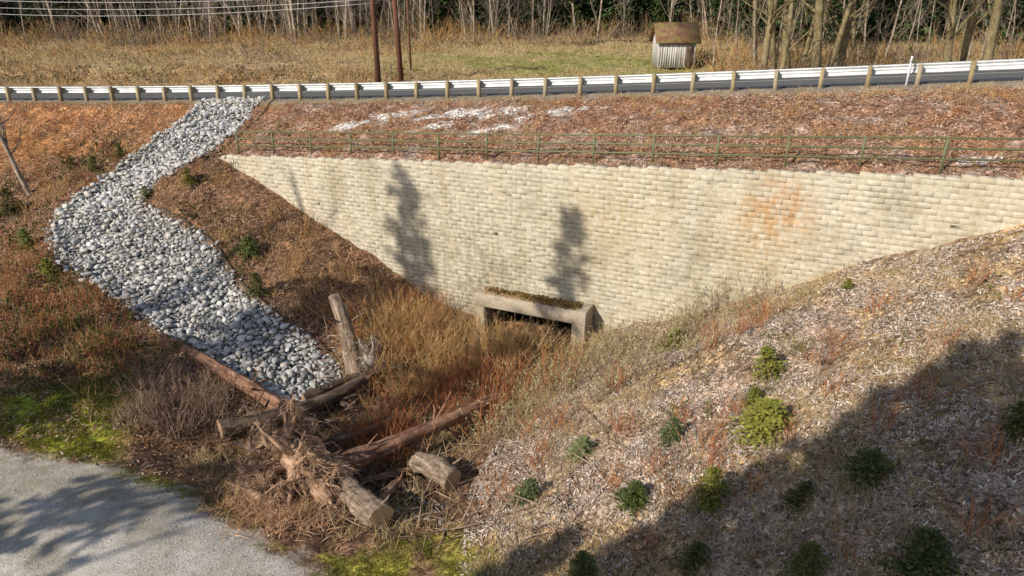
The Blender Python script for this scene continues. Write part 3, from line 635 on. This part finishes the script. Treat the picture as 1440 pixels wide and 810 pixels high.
for a,b_,k,s in [(1085,530,2,1.15),(1075,608,2,1.4),(1062,570,2,.7),(818,640,1,1.0),(942,620,1,.95),(740,705,1,1.0),(887,712,0,1.05),(1000,712,2,1.15),(1116,712,3,.85),(1218,672,3,.9),(1298,805,3,1.1),(1130,805,3,.95),(820,812,3,.95),(352,357,0,1.1),(362,414,3,1.1),(205,278,2,.8),(266,258,2,.9),(170,222,0,1.0),(132,240,0,1.1),(18,300,3,1.4),(40,345,0,1.2),(72,390,2,1.1),(1190,408,2,.6),(1430,610,3,.9),(945,492,2,1.2),(975,800,3,.9)]:
    q=hit(a,b_,-.03,H); w_=rng.uniform(.9,1.3); inst('young_cedar' if k==2 else 'young_fir',sml[k],q,(rng.normal(0,.12),rng.normal(0,.12),rng.uniform(0,6)),(s*w_,s*w_,s*rng.uniform(.7,.95)))
def zg(x,y): return float(H(np.array([x]),np.array([y]))[0])
for i in range(125):
    x=-95+190*(i+rng.random())/125; y=rng.uniform(95,114)
    inst('forest_fir',big[i%3],(x,y,zg(x,y)-.2),(0,0,rng.uniform(0,6)),rng.uniform(.75,1.15))
for x,y,s in [(-68,84,.8),(-62,86,.7),(-57,88,.6),(3,90,.6),(8,91,.8),(-8,92,.75),(13,90,.7),(-14,93,.6),(18,89,.55),(-75,86,.9),(-2,91,.7),(-35,94,.6),(5,93,.8),(11,93,.7),(16,92,.7),(-11,91,.6)]:
    inst('forest_fir',big[0 if s>.7 else 2],(x,y,zg(x,y)-.2),(0,0,x),s)
# ---------------------------------------------------------------- bare trees
def baretree(h,r,seed,lean=(0,0),lo=.25,depth=3,nb=14,spread=.75,bf=.5,wig=.07):
    rg=np.random.default_rng(seed); A_=Acc()
    def br(p,d,L_,r_,dep):
        n=7 if dep==0 else 4; pts=[p]; dd=d.copy()
        for i in range(n):
            dd=nrm(dd+rg.normal(0,wig if dep==0 else .16,3)+np.array([0,0,.03 if dep==0 else .08])); pts.append(pts[-1]+dd*L_/n)
        rad=np.linspace(r_,r_*.22,n+1); V,Q,T=tube(pts,rad,7 if dep==0 else (4 if dep==1 else 3),cap=False); A_.add(V,Q)
        if dep<depth:
            k=nb if dep==0 else (5 if dep==1 else 3)
            for j in range(k):
                t=rg.uniform(lo if dep==0 else .25,.97); i=min(int(t*n),n-1); q=pts[i]+(pts[i+1]-pts[i])*(t*n-i)
                ax=pts[i+1]-pts[i]; nd=nrm(nrm(ax)*.7+nrm(rg.normal(size=3))*spread); nd[2]=abs(nd[2])*.9+.1
                br(q,nrm(nd),L_*rg.uniform(.18,.36)*(1.15-.6*t if dep==0 else 1),max(r_*(1-.78*t)*bf,.008),dep+1)
    br(np.zeros(3),nrm(np.array([lean[0],lean[1],1.])),h,r,0)
    return A_.get()
ald=[]
for i in range(6):
    V,Fs=baretree(15,.085+.018*i,50+i,(rng.normal(0,.05),rng.normal(0,.05)),lo=.10,bf=.28,nb=18,spread=.6,wig=.05); ald.append(mk('alder%d'%i,V,Fs,M_alder,link=False,smooth=True))
big2=[]
for i in range(3):
    V,Fs=baretree(19,.34,80+i,(rng.normal(0,.08),0),lo=.16,nb=16,bf=.33,spread=.6,wig=.06); big2.append(mk('maple%d'%i,V,Fs,M_mossb,link=False,smooth=True))
for i in range(300):
    x=rng.uniform(-82,-8) if i<200 else rng.uniform(-8,62); y=rng.uniform(82,96)
    if rng.random()<.3 and fbm(np.array([x]),np.array([y]),.08,2,3)[0]<.5: continue
    inst('bare_alder',ald[i%6],(x,y,zg(x,y)-.1),(rng.normal(0,.09),rng.normal(0,.09),rng.uniform(0,6)),rng.uniform(.45,1.15))
for a,s,y in [(1075,1,52),(1090,.9,54),(1110,1.1,51),(1128,.8,55),(1150,1.2,50),(1180,1.0,53),(1340,1.0,46),(1352,1.1,49),(1392,1.1,44),(1065,.8,56),(1140,.9,57),(1200,.7,58),(1100,.7,49),(1165,.8,51)]:
    q=gy(a,85,y); inst('mossy_maple',big2[int(a)%3],(q[0],y,zg(q[0],y)-.2),(rng.normal(0,.06),rng.normal(0,.12),rng.uniform(0,6)),(s*.85,s*.85,s))
for a in range(990,1440,15):
    y=rng.uniform(54,80); q=gy(a,70,y); inst('bare_alder',ald[a%6],(q[0],y,zg(q[0],y)-.1),(0,rng.normal(0,.08),rng.uniform(0,6)),rng.uniform(.45,.8))
for a in range(1010,1500,22):
    y=rng.uniform(74,90); q=gy(a,60,y); inst('forest_fir',big[a%3],(q[0],y,zg(q[0],y)-.1),(0,0,a),rng.uniform(.6,.9))
V,Fs=baretree(8,.14,5,(-.22,.1),lo=.2,nb=22,bf=.4); tl=mk('leaning_birch',V,Fs,M_alder,smooth=True); q=hit(42,272,-.1,H); tl.location=q
# trees behind the viewpoint, toward the sun
SD=np.array([.75,.66]); SD/=np.linalg.norm(SD); EL=math.radians(33); TE=math.tan(EL)
def shade(name,me,h,target,Ld,s2=1,rz=None):
    base=target[:2]-SD*Ld; top=target[2]+Ld*TE; zb=zg(*base); k=(top-zb)/h
    inst(name,me,(base[0],base[1],zb-.2),(0,0,rng.uniform(0,6)),(k*s2,k*s2,k))
for i,(a,b_) in enumerate([(690,800),(760,765),(830,735),(890,742),(960,705),(1010,680),(1075,650),(1130,612),(1200,585),(1260,540),(1330,512),(1390,478),(1440,462),(1500,450),(1580,440),(900,790),(1100,740),(1250,700),(1400,640)]):
    tg=hit(a,b_,0,H); shade('tall_fir',big[i%3],(27,25,22)[i%3],tg,rng.uniform(30,40),rng.uniform(.6,.85))
def wallpt(a,b_):
    d=ray(a,b_); t=(28.5)/(d[1]+.46*d[0]); return np.array([0,0,CZ])+d*t
shade('tall_fir',big[3],26,wallpt(806,286),37,.72)
shade('tall_fir',big[3],26,wallpt(562,230),40,.75)
shade('tall_fir',big[3],26,wallpt(590,300),43,.55)
shade('bare_maple',big2[0],19,wallpt(490,215),38,.9)
for a,b_ in [(40,700),(170,740),(280,790)]:
    shade('bare_maple',big2[1],19,hit(a,b_,0,H),30,.8)
# ---------------------------------------------------------------- logs
def log(name,p0,p1,r0,r1,mat,k=22,knots=3,seed=0,rough_=.035):
    p0=np.array(p0,float);p1=np.array(p1,float); L_=np.linalg.norm(p1-p0); rg=np.random.default_rng(seed); n=max(8,int(L_/.11))
    V=[];sg=rg.uniform(0,6,6); bend=rg.normal(0,.045,2); ww=rg.normal(0,.02,(n+1,k)); ww=(ww+np.roll(ww,1,0)+np.roll(ww,2,0))/1.3
    for i in range(n+1):
        t=i/n; r=(r0+(r1-r0)*t)*(1+.06*math.sin(t*9+sg[3])+.04*math.sin(t*23+sg[4]))
        for j in range(k):
            th=2*PI*j/k; f=1+.06*math.sin(3*th+sg[0]+t*2)+.05*math.sin(5*th+sg[1]-t*3)+.04*math.sin(9*th+sg[2]+t*5)+rg.normal(0,rough_*.6)+ww[i,j]*1.5
            V.append((r*f*math.cos(th)+bend[0]*L_*math.sin(PI*t),r*f*math.sin(th)+bend[1]*L_*math.sin(PI*t),L_*t))
    Q=[[i*k+j,i*k+(j+1)%k,(i+1)*k+(j+1)%k,(i+1)*k+j] for i in range(n) for j in range(k)]; c=len(V); V+= [(0,0,-.004),(0,0,L_+.004)]
    T=[[c,(j+1)%k,j] for j in range(k)]+[[c+1,n*k+j,n*k+(j+1)%k] for j in range(k)]
    A_=Acc(); A_.add(V,Q)
    for q in range(knots):
        t=rg.uniform(.1,.9); th=rg.uniform(0,6); d=np.array([math.cos(th),math.sin(th),rg.uniform(.2,1.)]); s=np.array([0,0,L_*t]); rr_=(r0+(r1-r0)*t); ln=rg.uniform(.08,.7)
        v,q_,t_=tube([s+d*rr_*.6,s+d*(rr_+ln*.5),s+d*(rr_+ln)+rg.normal(0,.06,3)],[.05,.035,.012],6,cap=False); A_.add(v,q_)
    Vv,Fs=A_.get(); nq=len(Fs[0]); Fs.append(np.array(T))
    ob=mk(name,Vv,Fs,[mat,M_cut],smooth=True,midx=np.r_[np.zeros(nq),np.ones(len(T))])
    me=ob.data; sm_=np.ones(len(me.polygons),bool); sm_[nq:]=False; me.polygons.foreach_set('use_smooth',sm_)
    d=Vector((p1-p0)/L_); ob.rotation_euler=d.to_track_quat('Z','Y').to_euler(); ob.location=p0; return ob
h_=lambda a,b_,o: hit(a,b_,o,H)
log('upright_log',h_(500,528,.0),gy(470,415,25.6),.36,.24,M_bark,seed=1,knots=6)
log('fallen_log',h_(228,478,.15),h_(400,583,.25),.18,.27,M_barkR,seed=2,knots=8)
log('fallen_log',h_(312,618,.45),h_(520,548,.6),.32,.22,M_barkD,seed=3,knots=9)
log('fallen_log',h_(430,582,.6),h_(575,530,.55),.2,.1,M_barkD,seed=13,knots=8)
log('fallen_log',gz(440,668,1.1),gz(700,558,.9),.32,.2,M_barkR,seed=4,knots=9)
log('sawn_log',gz(478,672,1.1),h_(538,742,.36),.32,.40,M_bark,seed=5)
log('sawn_log',gz(585,650,.6),h_(638,690,.36),.32,.38,M_bark,seed=6)
log('sawn_log',h_(530,720,.15),h_(563,685,.2),.13,.15,M_barkR,seed=7)
log('fallen_log',h_(505,690,.3),h_(600,665,.3),.12,.07,M_barkR,seed=8,knots=5)
log('fallen_log',h_(350,600,.5),h_(470,610,.5),.12,.06,M_bark,seed=18,knots=6)
log('fallen_log',h_(440,560,.3),h_(500,590,.5),.14,.07,M_barkD,seed=19,knots=6)
log('fallen_log',h_(470,640,.6),h_(570,600,.7),.13,.06,M_bark,seed=20,knots=6)
log('fallen_log',h_(640,470,.3),h_(560,520,.5),.10,.05,M_barkR,seed=21,knots=6)
def rootwad(name,c,ax,R,n,mat,seed,fib=200,fr=.010):
    rg=np.random.default_rng(seed); c=np.array(c,float); ax=nrm(np.array(ax,float)); a=nrm(np.cross(ax,[0,0,1])); b_=np.cross(a,ax); A_=Acc(); ends=[]
    V,Q,T=tube([c-ax*.9,c-ax*.3,c,c+ax*.2],[R*.25,R*.33,R*.45,R*.3],12); A_.add(V+rg.normal(0,.03,V.shape),Q,T)
    def rt(p,d,L_,r,dep):
        pts=[p];dd=d
        for i in range(5): dd=nrm(dd+rg.normal(0,.28,3)); pts.append(pts[-1]+dd*L_/5)
        V,Q,T=tube(pts,np.linspace(r,r*.2,6),6 if dep==0 else 4); A_.add(V,Q,T); ends.extend(pts[1:])
        if dep<2:
            for _ in range(3): i=rg.integers(1,5); rt(pts[i],nrm(dd+rg.normal(0,.7,3)),L_*rg.uniform(.3,.6),r*.45,dep+1)
    for i in range(n):
        th=2*PI*i/n+rg.normal(0,.25); d=a*math.cos(th)+b_*math.sin(th)+ax*rg.uniform(-.1,.45); rt(c+d*R*.2,nrm(d),R*rg.uniform(.5,1.0),R*rg.uniform(.05,.11),0)
    ends=np.array(ends); i=rg.integers(0,len(ends),fib); V,Fq=stems(ends[i],nrm(rg.normal(size=(fib,3))+np.array([0,0,-.3])),rg.uniform(.15,.6,fib),np.c_[rg.normal(0,.3,(fib,2)),-rg.uniform(.1,.6,fib)],np.full(fib,fr),3); A_.add(V,Fq)
    return A_.make(name,mat)
rc=gz(410,645,1.6); rootwad('uprooted_root_wad',rc,(-.6,-.75,.2),1.85,30,M_root,3,2600)
rc=gz(455,690,1.0); rootwad('uprooted_root_wad',rc,(-.3,-.9,.1),1.1,16,M_root,9,900)
rc=gz(365,690,.9); rootwad('uprooted_root_wad',rc,(-.6,-.7,.5),1.1,16,M_root,19,1600)
rc=gz(430,610,1.0); rootwad('uprooted_root_wad',rc,(-.2,-.3,.9),.9,14,M_barkD,29,400)
rc=gz(520,505,1.1); rootwad('weathered_root_wad',rc,(.5,-.7,.4),.8,15,island('grey_root',[(.14,.11,.09),(.36,.30,.25),(.5,.43,.36)],.9),5,400)
q=[hp(395+rng.normal(0,38),712+rng.normal(0,20)) for _ in range(420)]; tufts('root_fibres',np.array(q),island('root_fibre',[(.34,.17,.08),(.58,.34,.19),(.70,.48,.31)],.9),16,(.15,.5),.12,.9,.012)
M=700; q=np.array([hp(rng.uniform(420,860),rng.uniform(470,760)) for _ in range(M)]); z=H(q[:,0],q[:,1])+.05
V,Fq=stems(np.c_[q,z],nrm(np.c_[rng.normal(size=(M,2)),rng.uniform(0,.35,M)]),rng.uniform(.3,1.6,M),rng.normal(0,.12,(M,3)),rng.uniform(.008,.035,M),4); mk('fallen_sticks',V,Fq,M_tw_gry)
def wattle(l,r=.09):
    P=[hit(a,b_,.04,H) for a,b_ in l]; pts=[]
    for i in range(len(P)-1):
        for t in np.linspace(0,1,8)[:-1]:
            w=P[i]*(1-t)+P[i+1]*t; w[2]=zg(w[0],w[1])+.03; pts.append(w)
    V,Q,T=tube(pts,r,8); mk('straw_wattle',V+rng.normal(0,.018,V.shape),[Q,T],M_barkD,smooth=True)
wattle([(199,288),(259,310),(307,349),(337,397),(382,439),(440,475),(466,500)],.075)
wattle([(384,142),(339,188),(284,229),(234,262)],.05)
# ---------------------------------------------------------------- shed
sh=empty('wooden_shed',(0,0,0)); q=gy(946,86,59.5); x,y=q[0],59.5; z=zg(x,y)-.1
M_sw,nt,b=newmat('weathered_white_boards',.9); tcn=nt.nodes.new('ShaderNodeTexCoord'); mpn=nt.nodes.new('ShaderNodeMapping'); mpn.inputs['Scale'].default_value=(6,6,.4); nt.links.new(tcn.outputs['Object'],mpn.inputs[0])
nt.links.new(ramp(nt,[(.3,(.22,.19,.16)),(.55,(.55,.53,.50)),(.8,(.7,.69,.67))],noise(nt,1.5,5,.7,mpn.outputs[0])),b.inputs['Base Color'])
M_sr,nt,b=newmat('mossy_shingle_roof',.95); nt.links.new(ramp(nt,[(.3,(.08,.04,.025)),(.5,(.19,.105,.06)),(.65,(.20,.19,.05))],noise(nt,1.8,6,.7)),b.inputs['Base Color'])
acc=Acc()
for i in range(16):
    x0=x-1.5+i*.1875; acc.add(box(x0+.006,x0+.18,y-1.3-.02*(i%2),y-1.26,z,z+2.1),BOXF); acc.add(box(x0+.006,x0+.18,y+1.26,y+1.3,z,z+2.1),BOXF)
for i in range(13):
    y0=y-1.22+i*.19; hh=2.1+(1.3-abs(y0+.09-y))*.85
    for xx in (x-1.5,x+1.46): acc.add(box(xx,xx+.04,y0,y0+.18,z,z+hh),BOXF)
acc.make('walls',M_sw,parent=sh)
mk('door',box(x+.75,x+1.35,y-1.35,y-1.322,z,z+1.7),BOXF,M_barkD,parent=sh)
rv=[(x-1.8,y-1.65,z+1.95),(x+1.8,y-1.65,z+1.95),(x+1.8,y,z+3.45),(x-1.8,y,z+3.4),(x-1.8,y+1.65,z+1.95),(x+1.8,y+1.65,z+1.95)]
ro=mk('roof',rv,[[0,1,2,3],[3,2,5,4]],M_sr,parent=sh); md=ro.modifiers.new('s','SOLIDIFY'); md.thickness=.09
# ---------------------------------------------------------------- utility poles and wires
def pole(a,y,r,htop,lean=0,arm=True):
    q=gy(a,100,y); x=q[0]; z=zg(x,y); e=empty('utility_pole'); V,Q,T=tube([(x,y,z-.5),(x+lean,y,htop)],[r,r*.75],12); mk('pole',V,[Q,T],M_pole,smooth=True,parent=e)
    if arm:
        mk('crossarm',box(x+lean-1.2,x+lean+1.2,y-.25,y-.14,htop-.8,htop-.65),BOXF,M_pole,parent=e)
        for k_ in (-1.1,-.5,.5,1.1):
            V,Q,T=tube([(x+lean+k_,y-.2,htop-.65),(x+lean+k_,y-.2,htop-.45)],.05,8); mk('insulator',V,[Q,T],M_galv,parent=e)
    return x
x1=pole(531,49,.21,19.5); x2=pole(564,51,.2,17.5,-.25,False); pole(578,56,.09,16,0,False); pole(-320,70,.19,20)
acc=Acc()
for k_,(za,zb) in enumerate([(14.75,14.9),(14.45,14.5),(14.2,14.15)]):
    a=np.array([x1,48.8,za]); b_=np.array([x1-55,66,zb+.6]); t=np.linspace(0,1,24); pts=a+(b_-a)*t[:,None]; pts[:,2]-=4*1.1*t*(1-t)*(.8+.15*k_); V,Q,T=tube(pts,.018,4); acc.add(V,Q,T)
acc.make('power_lines',M_wire)
# ---------------------------------------------------------------- light, sky, camera
w=bpy.data.worlds.new('World'); sc.world=w; w.use_nodes=True; nt=w.node_tree; bg=nt.nodes['Background']
sk=nt.nodes.new('ShaderNodeTexSky'); sk.sky_type='NISHITA'; sk.sun_disc=False; sk.sun_elevation=EL; sk.sun_rotation=math.atan2(-SD[0],-SD[1]); sk.air_density=1; sk.dust_density=1
nt.links.new(sk.outputs[0],bg.inputs[0]); bg.inputs[1].default_value=.12
sl=bpy.data.lights.new('sun','SUN'); sl.energy=5; sl.angle=math.radians(.5); sl.color=(1,.925,.81); so=bpy.data.objects.new('sun',sl); sc.collection.objects.link(so)
so.rotation_euler=Vector((SD[0]*math.cos(EL),SD[1]*math.cos(EL),-math.sin(EL))).to_track_quat('-Z','Y').to_euler()
cam=bpy.data.cameras.new('camera'); cam.lens=24; cam.sensor_width=36; cam.clip_end=2000; co=bpy.data.objects.new('camera',cam); sc.collection.objects.link(co)
co.location=(0,0,CZ); co.rotation_euler=(math.radians(90-23),0,0); sc.camera=co
sc.view_settings.view_transform='Standard'; sc.view_settings.look='None'; sc.view_settings.exposure=0
